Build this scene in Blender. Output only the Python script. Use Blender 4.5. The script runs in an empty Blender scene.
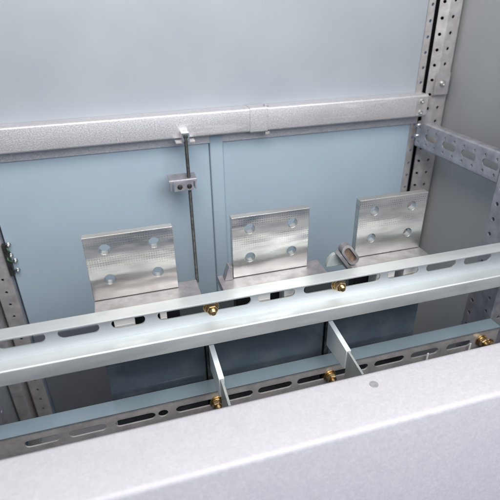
import bpy, bmesh, math, random
from mathutils import Vector, Matrix
random.seed(7)
sc = bpy.context.scene
COL = sc.collection
H = 0.90            # height of the camera above the ground; shapes below are written relative to the camera point
D = 0.765           # distance from the camera to the back panels of the cabinet
CX = 0.168          # middle of the cabinet
FLOOR = -0.80

# ------------------------------------------------------------------ geometry helpers
class MB:
    """collects vertices and faces for ONE mesh"""
    def __init__(s): s.v = []; s.f = []
    def add(s, vs, fs):
        o = len(s.v); s.v += [tuple(p) for p in vs]; s.f += [tuple(i + o for i in f) for f in fs]; return s
    def box(s, x0, x1, y0, y1, z0, z1):
        vs = [(x, y, z) for z in (z0, z1) for y in (y0, y1) for x in (x0, x1)]
        return s.add(vs, [(0, 2, 3, 1), (4, 5, 7, 6), (0, 1, 5, 4), (2, 6, 7, 3), (0, 4, 6, 2), (1, 3, 7, 5)])
    def prism(s, pts, vec):
        n = len(pts); a = [Vector(p) for p in pts]; vec = Vector(vec)
        nrm = Vector((0, 0, 0))
        for i in range(n): nrm += (a[i] - a[0]).cross(a[(i + 1) % n] - a[0])
        if nrm.dot(vec) < 0: a.reverse()
        fs = [tuple(reversed(range(n))), tuple(range(n, 2 * n))]
        fs += [(i, (i + 1) % n, n + (i + 1) % n, n + i) for i in range(n)]
        return s.add(a + [p + vec for p in a], fs)
    def cyl(s, c, axis, r, h, n=24, r2=None):
        r2 = r if r2 is None else r2
        return s.lathe(c, axis, [(0, 0), (r, 0), (r2, h), (0, h)], n)
    def lathe(s, c, axis, prof, n=24, phase=0.0):
        ax = Vector(axis).normalized(); u = ax.orthogonal().normalized(); w = ax.cross(u); c = Vector(c)
        vs = []; rings = []
        for r, h in prof:
            if r < 1e-7: rings.append([len(vs)]); vs.append(c + ax * h)
            else:
                rings.append(list(range(len(vs), len(vs) + n)))
                for k in range(n):
                    t = 2 * math.pi * k / n + phase
                    vs.append(c + ax * h + (u * math.cos(t) + w * math.sin(t)) * r)
        fs = []
        for a, b in zip(rings, rings[1:]):
            for k in range(n):
                k2 = (k + 1) % n
                if len(a) == 1 and len(b) == 1: continue
                if len(a) == 1: fs.append((a[0], b[k2], b[k]))
                elif len(b) == 1: fs.append((a[k], a[k2], b[0]))
                else: fs.append((a[k], a[k2], b[k2], b[k]))
        return s.add(vs, fs)
    def mesh(s, name='m'):
        me = bpy.data.meshes.new(name); me.from_pydata(s.v, [], s.f); me.update()
        bm = bmesh.new(); bm.from_mesh(me); bmesh.ops.recalc_face_normals(bm, faces=bm.faces); bm.to_mesh(me); bm.free()
        return me

def stadium(c, u, w, length, r, n=8):
    """outline of a slot with round ends: centre c, long direction u, short direction w"""
    c, u, w = Vector(c), Vector(u), Vector(w); h = length / 2 - r; out = []
    for k in range(n + 1):
        t = -math.pi / 2 + math.pi * k / n; out.append(c + u * (h + r * math.cos(t)) + w * r * math.sin(t))
    for k in range(n + 1):
        t = math.pi / 2 + math.pi * k / n; out.append(c + u * (-h + r * math.cos(t)) + w * r * math.sin(t))
    return out

def cut(me, cutter):
    """bolt holes and slots punched through a mesh"""
    a = bpy.data.objects.new('work', me); b = bpy.data.objects.new('tool', cutter.mesh())
    COL.objects.link(a); COL.objects.link(b)
    m = a.modifiers.new('b', 'BOOLEAN'); m.operation = 'DIFFERENCE'; m.solver = 'EXACT'; m.object = b
    dg = bpy.context.evaluated_depsgraph_get(); dg.update()
    res = bpy.data.meshes.new_from_object(a.evaluated_get(dg))
    bpy.data.objects.remove(a); bpy.data.objects.remove(b)
    return res

def sheet_outline(path, t, r=0.003, n=4):
    """closed outline (a,b) of a bent sheet of thickness t following path, bends rounded at radius r"""
    P = [Vector(p) for p in path]; pts = [P[0]]
    for i in range(1, len(P) - 1):
        a = (P[i - 1] - P[i]).normalized(); b = (P[i + 1] - P[i]).normalized()
        ang = a.angle(b); d = min(r / math.tan(ang / 2), 0.45 * min((P[i - 1] - P[i]).length, (P[i + 1] - P[i]).length))
        rr = d * math.tan(ang / 2)
        cc = P[i] + (a + b).normalized() * (rr / math.sin(ang / 2))
        s, e = P[i] + a * d - cc, P[i] + b * d - cc
        full = s.angle_signed(e)
        for k in range(n + 1):
            t_ = -full * k / n
            pts.append(cc + Vector((s.x * math.cos(t_) - s.y * math.sin(t_), s.x * math.sin(t_) + s.y * math.cos(t_))))
    pts.append(P[-1])
    L, R = [], []
    for i, p in enumerate(pts):
        d1 = (pts[i] - pts[i - 1]).normalized() if i else (pts[1] - pts[0]).normalized()
        d2 = (pts[i + 1] - pts[i]).normalized() if i < len(pts) - 1 else d1
        nrm = Vector((-(d1.y + d2.y), d1.x + d2.x)).normalized(); k = 1 / max(0.5, nrm.dot(Vector((-d1.y, d1.x))))
        L.append(p + nrm * t / 2 * k); R.append(p - nrm * t / 2 * k)
    return L + R[::-1]

def channel_x(path, x0, x1, t=0.002, r=0.003):      # path in (y,z), extruded along the cabinet's width
    return MB().prism([(x0, p.x, p.y) for p in sheet_outline(path, t, r)], (x1 - x0, 0, 0))
def channel_z(path, z0, z1, t=0.002, r=0.002):      # path in (x,y), extruded upright
    return MB().prism([(p.x, p.y, z0) for p in sheet_outline(path, t, r)], (0, 0, z1 - z0))
def channel_y(path, y0, y1, t=0.002, r=0.002):      # path in (x,z), extruded along the depth
    return MB().prism([(p.x, y0, p.y) for p in sheet_outline(path, t, r)], (0, y1 - y0, 0))

def thing(name, label, cat, at, group=None):
    o = bpy.data.objects.new(name, None); COL.objects.link(o); o.empty_display_size = 0.02
    o.location = (at[0], at[1], at[2] + H); o['label'] = label; o['category'] = cat
    if group: o['group'] = group
    return o
def tag(o, label, cat, group=None):
    o['label'] = label; o['category'] = cat
    if group: o['group'] = group
    return o
def obj(name, m, mat, at, parent=None, smooth=35, kind=None):
    """links m (camera-relative coordinates) as ONE object whose origin sits at `at`"""
    me = m.mesh() if isinstance(m, MB) else m
    me.transform(Matrix.Translation(-Vector(at)))
    me.materials.clear(); me.materials.append(mat)
    for p in me.polygons: p.use_smooth = True
    me.set_sharp_from_angle(angle=math.radians(smooth))
    me.name = name
    o = bpy.data.objects.new(name, me); COL.objects.link(o)
    if parent: o.parent = parent
    else: o.location = (at[0], at[1], at[2] + H)
    if kind: o['kind'] = kind
    return o
def dup(root, loc, label, turn=0):
    r = root.copy(); r.rotation_euler = (0, turn, 0); COL.objects.link(r); r.location = (loc[0], loc[1], loc[2] + H); r['label'] = label
    for ch in list(root.children):
        c = ch.copy(); COL.objects.link(c); c.parent = r
        for g in list(ch.children):
            d = g.copy(); COL.objects.link(d); d.parent = c
    return r

# ------------------------------------------------------------------ materials
class Mat:
    def __init__(s, name, base, metallic, rough, bevel=0.0007, spec=0.5):
        s.m = bpy.data.materials.new(name); s.m.use_nodes = True; s.n = s.m.node_tree.nodes; s.l = s.m.node_tree.links
        s.p = s.n['Principled BSDF']; s.p.inputs['Base Color'].default_value = (*base, 1)
        s.p.inputs['Metallic'].default_value = metallic; s.p.inputs['Roughness'].default_value = rough
        s.p.inputs['Specular IOR Level'].default_value = spec
        tc = s.n.new('ShaderNodeTexCoord'); oi = s.n.new('ShaderNodeObjectInfo')
        mu = s.n.new('ShaderNodeMath'); mu.operation = 'MULTIPLY'; mu.inputs[1].default_value = 3.7
        s.l.new(oi.outputs['Random'], mu.inputs[0])
        va = s.n.new('ShaderNodeVectorMath'); va.operation = 'ADD'
        s.l.new(tc.outputs['Object'], va.inputs[0]); s.l.new(mu.outputs[0], va.inputs[1]); s.co = va.outputs[0]; s.raw = tc.outputs['Object']
        b = s.n.new('ShaderNodeBevel'); b.samples = 4; b.inputs['Radius'].default_value = bevel; s.nrm = b.outputs[0]
        s.l.new(s.nrm, s.p.inputs['Normal']); s.base = base
    def mapped(s, scale, src=None):
        m = s.n.new('ShaderNodeMapping'); m.inputs['Scale'].default_value = scale; s.l.new(src or s.co, m.inputs['Vector']); return m.outputs[0]
    def noise(s, scale, detail=4, stretch=(1, 1, 1), rough=0.55):
        n = s.n.new('ShaderNodeTexNoise'); n.inputs['Scale'].default_value = scale; n.inputs['Detail'].default_value = detail
        n.inputs['Roughness'].default_value = rough; s.l.new(s.mapped(stretch), n.inputs['Vector']); return n.outputs['Fac']
    def voronoi(s, scale, out='Color'):
        n = s.n.new('ShaderNodeTexVoronoi'); n.inputs['Scale'].default_value = scale; s.l.new(s.co, n.inputs['Vector'])
        bw = s.n.new('ShaderNodeRGBToBW'); s.l.new(n.outputs[out], bw.inputs[0]); return bw.outputs[0]
    def range(s, src, a, b, c, d):
        r = s.n.new('ShaderNodeMapRange'); r.inputs[1].default_value = a; r.inputs[2].default_value = b
        r.inputs[3].default_value = c; r.inputs[4].default_value = d; s.l.new(src, r.inputs[0]); return r.outputs[0]
    def math(s, op, a, b):
        m = s.n.new('ShaderNodeMath'); m.operation = op
        for i, q in enumerate((a, b)):
            if isinstance(q, (int, float)): m.inputs[i].default_value = q
            else: s.l.new(q, m.inputs[i])
        return m.outputs[0]
    def tint(s, fac, ca, cb):
        x = s.n.new('ShaderNodeMix'); x.data_type = 'RGBA'; x.inputs[6].default_value = (*ca, 1); x.inputs[7].default_value = (*cb, 1)
        s.l.new(fac, x.inputs[0]); s.l.new(x.outputs[2], s.p.inputs['Base Color']); return s
    def tint_over(s, fac, cb):
        src = s.p.inputs['Base Color'].links[0].from_socket
        x = s.n.new('ShaderNodeMix'); x.data_type = 'RGBA'; x.inputs[7].default_value = (*cb, 1)
        s.l.new(src, x.inputs[6]); s.l.new(fac, x.inputs[0]); s.l.new(x.outputs[2], s.p.inputs['Base Color']); return s
    def rough(s, src): s.l.new(src, s.p.inputs['Roughness']); return s
    def bump(s, src, strength, dist):
        b = s.n.new('ShaderNodeBump'); b.inputs['Strength'].default_value = strength; b.inputs['Distance'].default_value = dist
        s.l.new(src, b.inputs['Height']); s.l.new(s.nrm, b.inputs['Normal']); s.nrm = b.outputs[0]
        s.l.new(s.nrm, s.p.inputs['Normal']); return s

def make_mats():
    M = {}
    # pale blue-grey powder coat of the panels
    a = Mat('panel_paint', (.40, .47, .545), 0, .42)
    a.tint(a.range(a.noise(9, 4), .3, .7, 0, 1), (.365, .465, .562), (.39, .495, .592))
    a.rough(a.range(a.noise(8, 6), .3, .7, .30, .52)); a.tint_over(a.range(a.noise(7, 6, (1, 1, .5), .65), .56, .78, 0, .3), (.325, .42, .51))
    a.tint_over(a.math('MULTIPLY', a.range(a.noise(150, 2, (1, 1, .035)), .70, .74, 0, .22), a.range(a.noise(9, 2), .5, .62, 0, 1)), (.52, .56, .60))
    a.bump(a.noise(900, 2), .06, .0004); a.bump(a.noise(3.2, 1), .35, .006); M['paint'] = a.m
    a = Mat('side_paint', (.37, .385, .405), 0, .45)
    a.tint(a.range(a.noise(9, 4), .3, .7, 0, 1), (.375, .405, .43), (.405, .435, .46))
    a.bump(a.noise(900, 2), .06, .0004); a.bump(a.noise(3.2, 1), .3, .006); M['side_paint'] = a.m
    a = Mat('upper_panel_paint', (.46, .49, .53), 0, .42)
    a.tint(a.range(a.noise(8, 5), .3, .7, 0, 1), (.345, .385, .43), (.375, .415, .46))
    a.rough(a.range(a.noise(8, 6), .3, .7, .30, .52)); a.bump(a.noise(900, 2), .06, .0004); a.bump(a.noise(3.2, 1), .35, .006); M['upper_paint'] = a.m
    # spangled galvanised steel of the posts and side rail
    a = Mat('galvanised_steel', (.55, .54, .56), .5, .45)
    a.tint(a.range(a.noise(70, 6), .35, .65, 0, 1), (.47, .46, .47), (.625, .61, .62))
    a.rough(a.range(a.voronoi(160), 0, 1, .34, .56)); a.bump(a.noise(420, 4), .18, .0006); M['galv'] = a.m
    a = Mat('blue_galvanised_steel', (.40, .41, .45), .5, .45)
    a.tint(a.range(a.noise(60, 6), .35, .65, 0, 1), (.30, .31, .35), (.46, .47, .52)); a.tint_over(a.range(a.noise(26, 4), .5, .7, 0, .5), (.33, .335, .37))
    a.rough(a.range(a.voronoi(160), 0, 1, .34, .56)); a.bump(a.noise(420, 4), .2, .0006); M['blue_galv'] = a.m
    # rough, whitish galvanised skin of the long top rail
    a = Mat('frosted_galvanised_steel', (.70, .70, .72), .6, .5)
    sp = a.noise(620, 5, (.7, 1, 1), .6)
    a.tint(a.range(sp, .36, .64, 0, 1), (.58, .575, .605), (.74, .735, .77))
    a.tint_over(a.range(a.noise(28, 5, (.4, 1, 1)), .5, .72, 0, .45), (.52, .51, .54))
    a.tint_over(a.range(a.noise(60, 3, (.12, 1, 1.5)), .60, .70, 0, .5), (.86, .86, .88))
    a.rough(a.range(sp, .35, .65, .36, .6)); a.bump(sp, .26, .0007); M['frost'] = a.m
    # bluish zinc plate of the slotted beams
    a = Mat('zinc_plated_beam', (.66, .70, .71), .85, .45)
    st = a.noise(60, 5, (.05, 1, 1)); a.tint(a.range(st, .3, .7, 0, 1), (.66, .70, .71), (.77, .80, .81))
    a.tint_over(a.range(a.noise(38, 5), .56, .74, 0, .35), (.56, .59, .60))
    a.rough(a.range(a.noise(45, 5, (.2, 1, 1)),   .3, .7, .50, .64)); a.bump(a.noise(260, 4, (.1, 1, 1)), .07, .0004); M['zinc'] = a.m
    # bright tin plating of the connection bars, rolled waves and pressed dot grid
    a = Mat('tin_plate', (.78, .77, .735), 1, .25)
    sx = a.n.new('ShaderNodeSeparateXYZ'); a.l.new(a.raw, sx.inputs[0])
    k = 2 * math.pi / .0029
    wob = a.math('MULTIPLY', a.noise(60, 2), .0016)
    gx = a.range(a.math('SINE', a.math('MULTIPLY', a.math('ADD', sx.outputs[0], wob), k), 0), -.35, .45, 0, 1)
    gz = a.range(a.math('SINE', a.math('MULTIPLY', a.math('ADD', sx.outputs[2], wob), k), 0), -.35, .45, 0, 1)
    dots = a.math('MULTIPLY', gx, gz)
    z = sx.outputs[2]
    band1 = a.range(a.math('ABSOLUTE', a.math('SUBTRACT', z, .0755), 0), .004, .0072, 1, 0)
    band2 = a.math('MULTIPLY', a.range(a.math('ABSOLUTE', a.math('SUBTRACT', z, .050), 0), .004, .014, 1, 0), .55)
    msk = a.math('MULTIPLY', a.math('MAXIMUM', band1, band2), a.range(a.noise(34, 3, (1, 1, 1.3)), .36, .60, .12, 1))
    dm = a.math('MULTIPLY', dots, msk)
    a.tint(a.range(a.noise(35, 5, (.35, 1, 1)), .3, .7, 0, 1), (.50, .50, .475), (.72, .72, .69))
    a.tint_over(a.math('MULTIPLY', dm, .6), (.16, .155, .135))
    a.rough(a.range(a.noise(30, 6, (.5, 1, 1.2)), .3, .7, .22, .42))
    a.bump(a.noise(17, 2, (.45, 1, 1.5)), .42, .010); a.bump(a.noise(420, 3, (.08, 1, 1)), .10, .0004); a.bump(dm, .22, .0006); M['tin'] = a.m
    a = Mat('dull_tin_foot', (.56, .55, .57), .8, .46)
    a.tint(a.range(a.noise(90, 5), .3, .7, 0, 1), (.30, .29, .305), (.42, .405, .425)); a.bump(a.noise(300, 4), .12, .0005); M['foot'] = a.m
    # yellow passivated fasteners
    a = Mat('yellow_zinc', (.72, .50, .20), 1, .3, .0004)
    a.tint(a.range(a.noise(220, 3), .35, .65, 0, 1), (.46, .29, .12), (.74, .58, .34)); a.rough(a.range(a.noise(300, 3), .3, .7, .2, .42)); M['brass'] = a.m
    a = Mat('bright_steel', (.72, .73, .74), 1, .28, .0004); a.rough(a.range(a.noise(300, 3), .3, .7, .2, .4)); M['steel'] = a.m
    a = Mat('dark_steel', (.16, .165, .16), .8, .45, .0003); a.tint(a.range(a.noise(160, 4), .3, .7, 0, 1), (.05, .055, .055), (.13, .135, .135)); M['dark_steel'] = a.m
    a = Mat('dark_moulding', (.030, .040, .052), 0, .2)
    a.tint(a.range(a.noise(22, 6), .45, .75, 0, 1), (.048, .066, .084), (.085, .105, .122))
    a.rough(a.range(a.noise(28, 6, (.5, 1, 1)), .35, .7, .18, .40)); a.tint_over(a.range(a.noise(120, 2, (.06, 1, 1)), .68, .74, 0, .35), (.16, .18, .20)); a.bump(a.noise(14, 2), .2, .002); M['black'] = a.m
    a = Mat('white_moulding', (.93, .93, .93), 0, .4); a.bump(a.noise(200, 3), .05, .0004); M['white'] = a.m
    a = Mat('glass_fibre', (.46, .56, .58), 0, .38)
    a.tint(a.range(a.noise(120, 5, (1, .1, 1)), .3, .7, 0, 1), (.66, .74, .765), (.74, .81, .83)); a.bump(a.noise(400, 3, (1, .1, 1)), .08, .0004); M['fibre'] = a.m
    a = Mat('thin_barrier', (.30, .36, .36), 0, .3)
    a.tint(a.range(a.noise(60, 5), .3, .7, 0, 1), (.36, .41, .41), (.46, .51, .51)); a.p.inputs['Transmission Weight'].default_value = .25; M['barrier'] = a.m
    a = Mat('brown_strap', (.20, .15, .11), .3, .42); a.tint(a.range(a.noise(150, 4), .3, .7, 0, 1), (.15, .10, .07), (.30, .22, .16)); M['brown'] = a.m
    a = Mat('green_wire', (.05, .12, .06), 0, .45); M['green'] = a.m
    # fine lavender-grey grain of the front plate
    a = Mat('front_plate_coat', (.66, .66, .735), .15, .5, .0012)
    g = a.noise(340, 5, rough=.7)
    a.tint(a.range(g, .34, .66, 0, 1), (.475, .467, .512), (.55, .542, .587))
    a.tint_over(a.range(a.noise(14, 5), .5, .75, 0, .25), (.45, .445, .50))
    a.rough(a.range(g, .3, .7, .5, .68)); a.tint_over(a.range(a.voronoi(190), .3, .75, 0, .2), (.40, .40, .45)); a.bump(g, .14, .0007); M['front'] = a.m
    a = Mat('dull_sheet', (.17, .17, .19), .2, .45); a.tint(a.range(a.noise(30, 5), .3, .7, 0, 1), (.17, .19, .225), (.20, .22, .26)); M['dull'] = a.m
    a = Mat('black_moulding', (.018, .02, .023), 0, .4); a.bump(a.noise(200, 3), .1, .0004); M['deep'] = a.m
    a = Mat('cover_paint', (.22, .29, .34), .2, .4); a.tint(a.range(a.noise(20, 5), .3, .7, 0, 1), (.21, .28, .33), (.25, .32, .37)); a.bump(a.noise(500, 2), .05, .0004); M['cover'] = a.m
    a = Mat('grey_floor', (.30, .30, .30), 0, .6); a.tint(a.range(a.noise(5, 6), .3, .7, 0, 1), (.24, .24, .24), (.34, .34, .34)); M['floor'] = a.m
    return M
M = make_mats()

# ------------------------------------------------------------------ setting and cabinet panels
g = MB().box(-4, 4, -4, 4, -0.95, -0.90)
obj('ground', g, M['floor'], (0, 0, -0.90), kind='structure')

TOP = 0.75
PXL, PXR = -0.1990, 0.5395
seam = 0.1505
p = tag(obj('back_panel', MB().box(PXL, PXR, D, D + .0025, -.196, TOP), M['upper_paint'], (CX, D, -.196)),
        'wide pale blue grey sheet above the frosted top rail', 'panel')
p = tag(obj('lower_sheet', MB().box(-.1990, .5350, D - .0045, D - .0020, FLOOR, -.545), M['dull'], (CX, D - .003, FLOOR)),  # dark upper part stands in for shadow seen through the upper beam slots
        'plain dark grey sheet low on the back wall, its raised top standing in for shade behind the slots', 'sheet')
t = thing('back_panel', 'pale blue grey panel behind the threaded rod, left of the upright fold', 'panel', ((PXL + seam) / 2, D, FLOOR))
obj('sheet', MB().box(PXL, seam - .0022, D, D + .0025, FLOOR, -.197), M['paint'], t.location - Vector((0, 0, H)), t)
t = thing('back_panel', 'pale blue grey panel at the right with an upright fold along its left edge', 'panel', ((seam + PXR) / 2, D, FLOOR))
at = t.location - Vector((0, 0, H))
obj('sheet', MB().box(seam + .022, PXR, D + .0002, D + .0027, FLOOR, -.197), M['paint'], at, t)
obj('edge_fold', channel_z([(seam - .002, D + .018), (seam, D - .0035), (seam + .0205, D - .0035), (seam + .023, D + .0005)], FLOOR, -.197, .0014, .0012), M['paint'], at, t)
obj('joint_backing', MB().box(seam - .03, seam - .001, D + .0185, D + .020, FLOOR, -.197), M['dark_steel'], at, t)

p = tag(obj('cabinet_siding', MB().box(.600, .602, .10, D + .02, FLOOR, TOP), M['side_paint'], (.60, .45, FLOOR)),
        'dark slate grey side panel behind the punched side rail', 'panel')
p = tag(obj('cabinet_siding', MB().box(-.266, -.264, .10, D + .02, FLOOR, TOP), M['side_paint'], (-.264, .45, FLOOR)),
        'shadowed side panel at the far left beyond the corner post', 'panel')
p = tag(obj('unseen_roof_plate', MB().box(-.264, .600, .20, D + .02, TOP + .001, TOP + .004), M['side_paint'], (CX, .45, TOP + .001)),  # out of view, added to block overhead light at the back
        'unseen roof plate added to keep overhead light off the back panels', 'plate')
p = tag(obj('bottom_plate', MB().box(-.262, .598, .10, D - .001, FLOOR - .004, FLOOR - .001), M['side_paint'], (CX, .45, FLOOR - .004)),
        'dark bottom plate of the cabinet under the rails', 'plate')

# ------------------------------------------------------------------ corner posts and middle posts
def holes(cut_mb, pts, axis, r, depth, n=14):
    for q in pts: cut_mb.cyl(Vector(q) - Vector(axis) * depth / 2, axis, r, depth, n)

Z0, Z1 = FLOOR, TOP
zs = [-.7705 + .025 * i for i in range(52)]
def corner_post(sgn, label):
    """punched corner post; sgn 1 at the right, -1 mirrored at the left"""
    X = lambda x: CX + sgn * (x - CX)
    t = thing('corner_post', label, 'post', (X(.565), D - .01, FLOOR), 'punched corner posts')
    at = (X(.565), D - .01, FLOOR)
    # flange against the back panel
    fl = channel_z([(X(.5355), D - .0015), (X(.5485), D - .0015), (X(.5495), D + .014)], Z0, Z1, .0018, .0012).mesh()
    c = MB(); holes(c, [(X(.5432), D - .0015, z) for z in zs], (0, 1, 0), .0026, .012)
    obj('flange', cut(fl, c), M['galv'], at, t)
    # folded face beyond the groove
    fa = channel_z([(X(.5562), D - .0025), (X(.5685), D - .013), (X(.5930), D - .013), (X(.5935), D + .012)], Z0, Z1, .0018, .0015).mesh()
    c = MB()
    holes(c, [(X(.5618), D - .0075, z + .004) for z in zs], (sgn * .66, .75, 0), .0027, .008)
    holes(c, [(X(.5785), D - .013, z + .006) for z in zs], (0, 1, 0), .0027, .012)
    obj('folded_face', cut(fa, c), M['galv'], at, t)
    obj('core', MB().box(min(X(.5500), X(.5930)), max(X(.5500), X(.5930)), D + .015, D + .019, Z0, Z1), M['deep'], at, t)
    return t
corner_post(1, 'punched steel post in the back corner where top rail and side rail meet')
# left post: a plain punched strip edges the panel
t = thing('corner_post', 'punched steel strip post at the left edge of the back panel', 'post', (-.22, D - .01, FLOOR), 'punched corner posts')
at = (-.22, D - .01, FLOOR)
fl = channel_z([(-.2045, D + .012), (-.2055, D - .004), (-.2315, D - .004), (-.2325, D + .012)], Z0, Z1, .0018, .0015).mesh()
c = MB(); holes(c, [(-.2185, D - .004, -.7705 + .0253 * i + .0235) for i in range(36)], (0, 1, 0), .0024, .012)
obj('punched_face', cut(fl, c), M['galv'], at, t)
obj('side_face', channel_z([(-.2385, D + .012), (-.2395, D - .02), (-.2600, D - .02)], Z0, Z1, .0018, .0015), M['galv'], at, t)
obj('core', MB().box(-.262, -.2005, D + .013, D + .017, Z0, Z1), M['dark_steel'], at, t)

def middle_post(sgn, label):
    X = lambda x: CX + sgn * (x - CX)
    t = thing('middle_post', label, 'post', (X(.56), .50, FLOOR), 'punched middle posts')
    at = (X(.56), .50, FLOOR)
    me = channel_z([(X(.585), .5315), (X(.537), .5315), (X(.537), .4755), (X(.585), .4755)], Z0, .02, .002, .002).mesh()
    c = MB()
    holes(c, [(X(.537), .5205, -.7705 + .025 * i + .012) for i in range(31)], (1, 0, 0), .0032, .012)
    holes(c, [(X(.537), .4875, -.7705 + .025 * i + .012) for i in range(31)], (1, 0, 0), .0032, .012)
    holes(c, [(X(.5500), .4755, -.7705 + .025 * i + .006) for i in range(31)], (0, 1, 0), .0030, .012)
    holes(c, [(X(.5720), .4755, -.7705 + .025 * i + .006) for i in range(31)], (0, 1, 0), .0030, .012)
    obj('punched_face', cut(me, c), M['blue_galv'], at, t)
    return t
middle_post(1, 'punched square post at the right end of the slotted beams')
middle_post(-1, 'shadowed punched square post at the lower left beside the beams')

# ------------------------------------------------------------------ screws
def screw_mb(c, axis, r=.0048, h=.0028):
    return MB().lathe(c, axis, [(0, 0), (r * 1.35, 0), (r * 1.35, .0008), (r, .0009), (r, h * .6), (r * .8, h * .92), (r * .45, h), (r * .42, h * .55), (0, h * .5)], 20)

# ------------------------------------------------------------------ frosted top rail
YF = .738
t = thing('top_rail', 'long frosted galvanised rail running across the back above the rod', 'rail', (CX, YF + .01, -.218))
at = (CX, YF + .01, -.218)
path = [(D - .0005, -.1633), (YF + .001, -.1633), (YF + .001, -.1996), (D - .0025, -.2000), (D - .0025, -.2185)]
me = channel_x(path, -.2345, .5465, .0018, .0022).mesh()
obj('channel', me, M['frost'], at, t)
# overlapped joint in the middle
jp = [(D - .004, -.1618), (YF - .0005, -.1621), (YF - .0005, -.2006), (YF + .006, -.2020)]
obj('joint_sleeve', channel_x(jp, .2140, .2440, .0012, .002), M['frost'], at, t)
obj('joint_clip', MB().box(.2405, .2475, YF + .004, YF + .012, -.1612, -.1585), M['galv'], at, t)
obj('joint_clip', MB().box(.2405, .2480, YF + .001, YF + .010, -.2065, -.2021), M['galv'], at, t)
for z in (-.1725, -.1920):
    obj('screw', screw_mb((.5330, YF + .0002, z), (0, -1, 0), .0042, .004), M['steel'], at, t)
obj('end_plate', MB().box(.5240, .5455, YF - .0012, YF - .0002, -.1975, -.1655), M['galv'], at, t)

# ------------------------------------------------------------------ threaded rod, hanger and clamp
YR = .722
t = thing('threaded_rod', 'thin dark threaded rod hanging from the top rail before the back panel', 'rod', (.1045, YR, -.46))
at = (.1045, YR, -.46)
prof = [(0, 0)]
nz = 190
for i in range(nz):
    zz = .270 * i / nz
    prof += [(.0024, zz), (.0031, zz + .0007)]
prof.append((0, .270))
obj('shaft', MB().lathe((.1045, YR, -.462), (0, 0, 1), prof, 12), M['dark_steel'], at, t, smooth=60)
hm = MB().box(.0985, .1105, YR - .001, YR + .0155, -.2015, -.1880)
obj('hanger', hm, M['steel'], at, t)
obj('hanger_lug', MB().box(.0890, .1195, YR + .002, YR + .0155, -.2045, -.2018), M['galv'], at, t)
obj('hanger_screw', screw_mb((.1045, YR - .001, -.1935), (0, -1, 0), .0028, .002), M['dark_steel'], at, t)
t = thing('rod_clamp', 'small angle clamp with two screws gripping the threaded rod', 'clamp', (.094, YR, -.284))
at = (.094, YR, -.284)
cm = channel_x([(YR + .016, -.2585), (YR - .005, -.2615), (YR - .005, -.2660)], .0715, .1165, .0014, .0012)
obj('angle', cm, M['blue_galv'], at, t)
cp = MB().box(.0785, .1100, YR - .0068, YR - .0060, -.2800, -.2625)
obj('face_plate', cp, M['blue_galv'], at, t)
for x in (.0740, .1140):
    obj('side_tab', MB().box(x - .0012, x + .0012, YR - .0055, YR + .010, -.2790, -.2625), M['blue_galv'], at, t)
for x in (.0880, .1035):
    obj('screw', screw_mb((x, YR - .0068, -.2725), (0, -1, 0), .0031, .0022), M['dark_steel'], at, t)

# ------------------------------------------------------------------ punched side rail at the right
XS = .536
t = thing('side_rail', 'punched and slotted galvanised rail running forward along the right side', 'rail', (XS, .63, -.254))
at = (XS, .63, -.254)
me = channel_y([(XS + .014, -.2100), (XS + .001, -.2100), (XS + .001, -.2545), (XS + .014, -.2545)], .5325, .744, .002, .0022).mesh()
c = MB()
for y in (.6993, .6498, .6010, .5520):
    c.prism(stadium((XS - .01, y, -.2318), (0, 1, 0), (0, 0, 1), .034, .0058), (.018, 0, 0))
for i in range(9):
    for z in (-.2203, -.2447): holes(c, [(XS + .001, .7345 - .0243 * i, z)], (1, 0, 0), .0025, .012)
obj('channel', cut(me, c), M['blue_galv'], at, t)
for z in (-.2155, -.2350):
    obj('screw', screw_mb((XS - .0002, .7395, z), (-1, 0, 0), .0038, .004), M['steel'], at, t)
# lug with a screw at the head of the back right post
t = thing('post_lug', 'small folded lug with a screw at the head of the right corner post', 'bracket', (.574, D - .02, -.165))
at = (.574, D - .02, -.165)
obj('plate', channel_x([(D - .0145, -.1655), (D - .021, -.1655), (D - .021, -.128)], .5600, .5880, .0016, .0015), M['galv'], at, t)
obj('screw', screw_mb((.574, D - .022, -.146), (0, -1, 0), .0045, .004), M['steel'], at, t)

# small clip with wires on the left post
t = thing('wire_clip', 'small dark clip with screws and a green wire on the left corner post', 'clip', (-.196, D - .008, -.41))
at = (-.196, D - .008, -.41)
obj('body', MB().box(-.2035, -.1965, D - .011, D - .002, -.410, -.352), M['dark_steel'], at, t)
for x, z in ((-.1935, -.3545), (-.1945, -.3745), (-.1900, -.3850), (-.1905, -.4035)):
    obj('screw', screw_mb((x - .001, D - .004, z), (.25, -1, 0), .0030, .006), M['steel'], at, t)
w = MB()
pts = [Vector((-.1965 + .003 * math.sin(i * .9), D - .010 - .003 * math.sin(i * 1.3), -.358 - i * .0035)) for i in range(9)]
for a_, b_ in zip(pts, pts[1:]): w.cyl(a_, b_ - a_, .0013, (b_ - a_).length * 1.05, 8)
obj('wire', w, M['green'], at, t)

# ------------------------------------------------------------------ slotted beams
YW = .453
def slots_x(c, spans, z, r, y0=YW - .012, dy=.024):
    for a_, b_ in spans:
        c.prism(stadium(((a_ + b_) / 2 * YW, y0, z), (1, 0, 0), (0, 0, 1), (b_ - a_) * YW, r), (0, dy, 0))
BX0, BX1 = -.1985, .5345
t = thing('upper_beam', 'upper zinc plated slotted beam crossing in front of the three tin plated bars', 'beam', (CX, .44, -.368), 'slotted beams')
at = (CX, .44, -.368)
path = [(.434, -.3086), (YW + .001, -.3086), (YW + .001, -.3500), (.435, -.3500), (.435, -.3685)]
me = channel_x(path, BX0, BX1, .002, .0011).mesh()
c = MB()
slots_x(c, [(-.345, -.235), (-.207, -.1085), (-.0796, .0046), (.0355, .2855), (.305, .412), (.438, .676), (.699, .802), (.829, .932), (.961, 1.06)], -.3275, .0070)
obj('channel', cut(me, c), M['zinc'], at, t)
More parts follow.
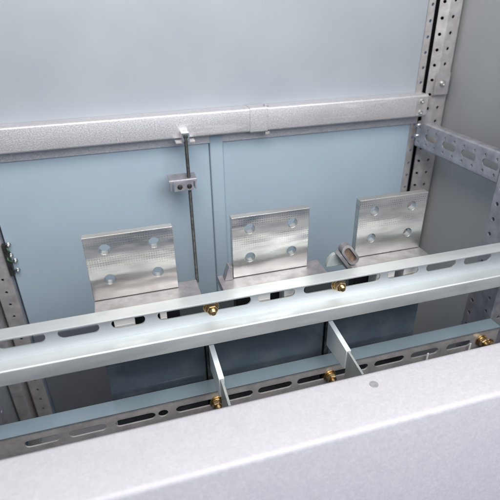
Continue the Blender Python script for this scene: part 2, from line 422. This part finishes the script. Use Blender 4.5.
t = thing('lower_beam', 'lower slotted beam between the dark housing and the grainy front plate', 'beam', (CX, .46, -.52), 'slotted beams')
at = (CX, .46, -.52)
path = [(.4755, -.4653), (YW + .001, -.4653), (YW + .001, -.520), (.4755, -.520)]
me = channel_x(path, BX0, BX1, .002, .0012).mesh()
c = MB()
slots_x(c, [(-.36, -.27), (-.245, -.145), (-.12, -.0076), (-.0076 + .008, .0294), (.0524, .2869), (.303, .414), (.431, .677), (.70, .81), (.835, .94), (.973, 1.07)], -.4830, .0056)
obj('channel', cut(me, c), M['galv'], at, t)
obj('top_cover', MB().box(BX0, BX1, .4512, .4742, -.4641, -.4627), M['cover'], at, t)

# ------------------------------------------------------------------ yellow fasteners in the slots
def bolt(label, x, z):
    t = thing('hex_bolt', label, 'bolt', (x, YW, z), 'yellow bolts in the beam slots'); at = (x, YW, z)
    ax = (0, -1, 0)
    obj('washer', MB().lathe((x, YW - .0003, z), ax, [(0, 0), (.0092, 0), (.0096, .0004), (.0096, .0014), (.0092, .0018), (0, .0018)], 32), M['brass'], at, t)
    obj('spring_washer', MB().lathe((x, YW - .0022, z), ax, [(0, 0), (.0072, 0), (.0074, .0004), (.0074, .0016), (.0070, .0021), (0, .0021)], 28), M['brass'], at, t)
    n = MB().lathe((x, YW - .0045, z), ax, [(0, 0), (.0066, 0), (.0073, .0007), (.0073, .0054), (.0062, .0064), (.0043, .0064), (.0040, .0058), (0, .0058)], 6, .3)
    obj('nut', n, M['brass'], at, t, smooth=20)
    pr = [(0, 0)]
    for i in range(6): pr += [(.0034, .0009 * i), (.0040, .0009 * i + .00045)]
    pr += [(.0034, .0054), (.0028, .0060), (0, .0060)]
    obj('stud', MB().lathe((x, YW - .0100, z), ax, pr, 16), M['brass'], at, t)
    return t
b0 = bolt('yellow bolt in the upper beam, between left and middle tin plated bars', .0794, -.3262)
dup(b0, (.2450, YW, -.3262), 'yellow bolt in the upper beam beside the strap clip', .35)
dup(b0, (.0785, YW, -.4830), 'yellow bolt in the lower beam at the foot of the left separator', .8)
dup(b0, (.2448, YW, -.4830), 'yellow bolt in the lower beam left of the right separator', .2)
dup(b0, (.5030, YW, -.4815), 'yellow bolt in the lower beam near the right square post, upper of two', .6)
dup(b0, (.5150, YW - .004, -.4890), 'yellow bolt in the lower beam near the right square post, lower of two')

# ------------------------------------------------------------------ tin plated connection bars
YB = .493
def busbar(cx, fl, fr, label, blocks):
    at = (cx, YB, -.3185)
    t = thing('busbar', label, 'busbar', at, 'tin plated bars in a row')
    me = MB().box(cx - .0502, cx + .0502, YB, YB + .010, -.3178, -.2347).mesh()
    c = MB(); holes(c, [(cx + dx, YB + .005, z) for dx in (-.0278, .0278) for z in (-.2518, -.2915)], (0, 1, 0), .0066, .03, 32)
    obj('blade', cut(me, c), M['tin'], at, t)
    f = MB().box(cx + fl, cx + fr, .4665, YB + .012, -.3290, -.3188)
    obj('foot', f, M['foot'], at, t)
    obj('shade_block', MB().box(cx - .0485, cx + .0485, .4915, .5045, -.372, -.3292), M['deep'], at, t)  # black block standing in for the shadow under the foot
    for a_, b_ in blocks:
        m = MB()
        m.prism(stadium(((a_ + b_) / 2, .4700, -.346), (1, 0, 0), (0, 0, 1), b_ - a_, min(.003, (b_ - a_) * .3), 4), (0, .020, 0))
        m.box(a_, b_, .4705, .4895, -.360, -.3292)
        obj('insulator', m, M['white'], at, t)
    return t
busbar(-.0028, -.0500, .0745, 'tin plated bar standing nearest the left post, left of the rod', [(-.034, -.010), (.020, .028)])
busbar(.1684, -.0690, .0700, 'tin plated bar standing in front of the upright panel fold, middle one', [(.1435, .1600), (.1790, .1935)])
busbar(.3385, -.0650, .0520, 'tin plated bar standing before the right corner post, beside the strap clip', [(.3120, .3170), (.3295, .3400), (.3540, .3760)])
t = tag(obj('spacer_tab', MB().prism([(.1060, .490, -.3185), (.1120, .490, -.2990), (.1165, .490, -.3000), (.1165, .490, -.3185)], (0, .012, 0)), M['foot'], (.112, .49, -.3185)),
        'narrow grey tab wedged against the left edge of the middle bar', 'tab')

# strap clip beside the right bar
t = thing('strap_clip', 'round grey disc with a brown looped strap beside the right bar', 'clip', (.262, .485, -.3185))
at = (.262, .485, -.3185)
dk = [( .2545 + .0125 * math.cos(a_), .482, -.3185 + .0185 * math.sin(a_)) for a_ in [math.pi * k / 18 for k in range(19)]]
obj('disc', MB().prism(dk, (0, .005, 0)), M['barrier'], at, t)
def tilt(m, c, ang):
    R = Matrix.Rotation(ang, 3, 'Y'); c = Vector(c)
    m.v = [tuple(c + R @ (Vector(q) - c)) for q in m.v]; return m
ring = MB(); cxr, czr = .2725, -.3025
o_ = stadium((cxr, .476, czr), (0, 0, 1), (1, 0, 0), .034, .0078, 8); i_ = stadium((cxr, .476, czr), (0, 0, 1), (1, 0, 0), .026, .0046, 8)
n = len(o_); vs = o_ + i_ + [q + Vector((0, .011, 0)) for q in o_] + [q + Vector((0, .011, 0)) for q in i_]
fs = []
for k in range(n):
    k2 = (k + 1) % n
    fs += [(k, k2, n + k2, n + k), (2 * n + k, 3 * n + k, 3 * n + k2, 2 * n + k2), (k, 2 * n + k, 2 * n + k2, k2), (n + k, n + k2, 3 * n + k2, 3 * n + k)]
ring.add(vs, fs)
obj('loop', tilt(ring, (cxr, .48, czr), -.62), M['foot'], at, t)
obj('strap', tilt(MB().box(cxr - .0043, cxr + .0043, .480, .484, czr - .0125, czr + .0125), (cxr, .48, czr), -.62), M['brown'], at, t)
obj('flap', tilt(MB().box(cxr - .0135, cxr - .0092, .472, .486, czr - .017, czr + .0135), (cxr, .48, czr), -.62), M['foot'], at, t)

# ------------------------------------------------------------------ dark housing under the bars
t = thing('breaker_housing', 'glossy dark moulded housing under the three bars behind the beams', 'housing', (CX, .53, -.62))
at = (CX, .53, -.62)
HX0, HX1 = -.0545, .3960
obj('body', MB().box(HX0, HX1, .4845, .585, -.62, -.405), M['deep'], at, t)
for a_, b_ in ((HX0, .0715), (.0835, .2435), (.2535, HX1)):
    m = MB()
    m.box(a_, b_, .4800, .4842, -.62, -.4035)
    obj('front_cover', m, M['black'], at, t)
for a_, b_ in ((.0735, .0815), (.2455, .2515)):
    obj('rib', MB().box(a_, b_, .4770, .4842, -.62, -.4035), M['dark_steel'], at, t)

# ------------------------------------------------------------------ phase separators
def separator(x, label):
    at = (x, .44, -.442)
    t = thing('phase_separator', label, 'separator', at, 'phase separators'); 
    m = MB().prism([(x, .4765, -.4050), (x, .4190, -.4118), (x, .4205, -.4430), (x, .4765, -.4470)], (.0068, 0, 0))
    obj('bar', m, M['fibre'], at, t)
    m = MB().prism([(x + .0020, .4188, -.4125), (x + .0022, .3800, -.4170), (x + .0022, .3800, -.5000), (x + .0020, .4200, -.5100), (x + .0020, .4203, -.4435)], (.0030, 0, 0))
    obj('thin_sheet', m, M['barrier'], at, t)
    return t
s0 = separator(.0772, 'pale grey blue separator bar between left and middle bars')
dup(s0, (.2480, .44, -.442), 'pale grey blue separator bar between middle and right bars')

# bent tabs standing in the lower slots near the right
t0 = tag(obj('slot_tab', channel_z([(.4030, .4480), (.4058, .4480)], -.520, -.4800, .0012), M['white'], (.4045, .448, -.52)),
         'thin bright tab standing in a lower beam slot, the left one', 'tab', 'thin tabs at the lower slots')
t1 = t0.copy(); COL.objects.link(t1); t1.location.x = .4805; t1['label'] = 'thin bright tab standing in a lower beam slot, nearer the yellow bolts'

# ------------------------------------------------------------------ front plate
ZF = -.356
t = thing('front_plate', 'broad grainy lavender grey plate with a rounded front bend in the foreground', 'plate', (CX, .29, ZF))
at = (CX, .29, ZF)
me = channel_x([(.3262, ZF - .022), (.3257, ZF - .0010), (.2600, ZF - .0010), (.2250, ZF - .1700), (.2250, FLOOR)], -.262, .598, .002, .0050).mesh()
c = MB(); c.cyl((.2184, .3076, ZF - .01), (0, 0, 1), .0030, .02, 24)
obj('sheet', cut(me, c), M['front'], at, t)
obj('plug', MB().lathe((.2184, .3076, ZF - .0015), (0, 0, 1), [(0, 0), (.0029, 0), (.0029, .0016), (.0045, .0017), (.0044, .0021), (.0015, .0023), (0, .0019)], 24), M['blue_galv'], at, t)

# ------------------------------------------------------------------ camera
yaw, pit, rol = .27762187, .50170545, -.01659833
cy, sy = math.cos(yaw), math.sin(yaw)
Rz = Matrix(((cy, -sy, 0), (sy, cy, 0), (0, 0, 1))); B = Matrix(((1, 0, 0), (0, 0, -1), (0, 1, 0)))
cp, sp = math.cos(pit), math.sin(pit); Rx = Matrix(((1, 0, 0), (0, cp, -sp), (0, sp, cp)))
cr, sr = math.cos(rol), math.sin(rol); Rr = Matrix(((cr, -sr, 0), (sr, cr, 0), (0, 0, 1)))
R = Rr @ Rx @ B @ Rz
cam = bpy.data.cameras.new('camera'); co = bpy.data.objects.new('camera', cam); COL.objects.link(co)
co.matrix_world = Matrix.Translation((0, 0, H)) @ Matrix((R[0], -R[1], -R[2])).transposed().to_4x4()
cam.sensor_width = 36; cam.lens = 467.67 / 500 * 36; cam.clip_start = .02; cam.clip_end = 100
cam.dof.use_dof = True; cam.dof.focus_distance = .60; cam.dof.aperture_fstop = 5.6
sc.camera = co

# ------------------------------------------------------------------ light
def area(name, loc, target, size, energy, color):
    l = bpy.data.lights.new(name, 'AREA'); l.size = size; l.energy = energy; l.color = color; l.shape = 'SQUARE'
    o = bpy.data.objects.new(name, l); COL.objects.link(o); o.location = (loc[0], loc[1], loc[2] + H)
    o.rotation_euler = (Vector(target) - Vector(loc)).to_track_quat('-Z', 'Y').to_euler(); return o
area('overhead_lamp', (.50, -.34, .68), (.32, .64, -.18), 1.2, 29, (1, .975, .94))
area('side_fill', (-.12, .10, .55), (.60, .55, -.02), .35, 4.6, (1, .84, .70))  # unseen warm fill, added to brighten the right side panel
w = bpy.data.worlds.new('World'); sc.world = w; w.use_nodes = True
w.node_tree.nodes['Background'].inputs[0].default_value = (.40, .64, 1, 1)
w.node_tree.nodes['Background'].inputs[1].default_value = .36
sc.view_settings.view_transform = 'Standard'; sc.view_settings.look = 'None'; sc.view_settings.exposure = 0; sc.view_settings.gamma = 1
sc.cycles.max_bounces = 8; sc.cycles.use_denoising = True
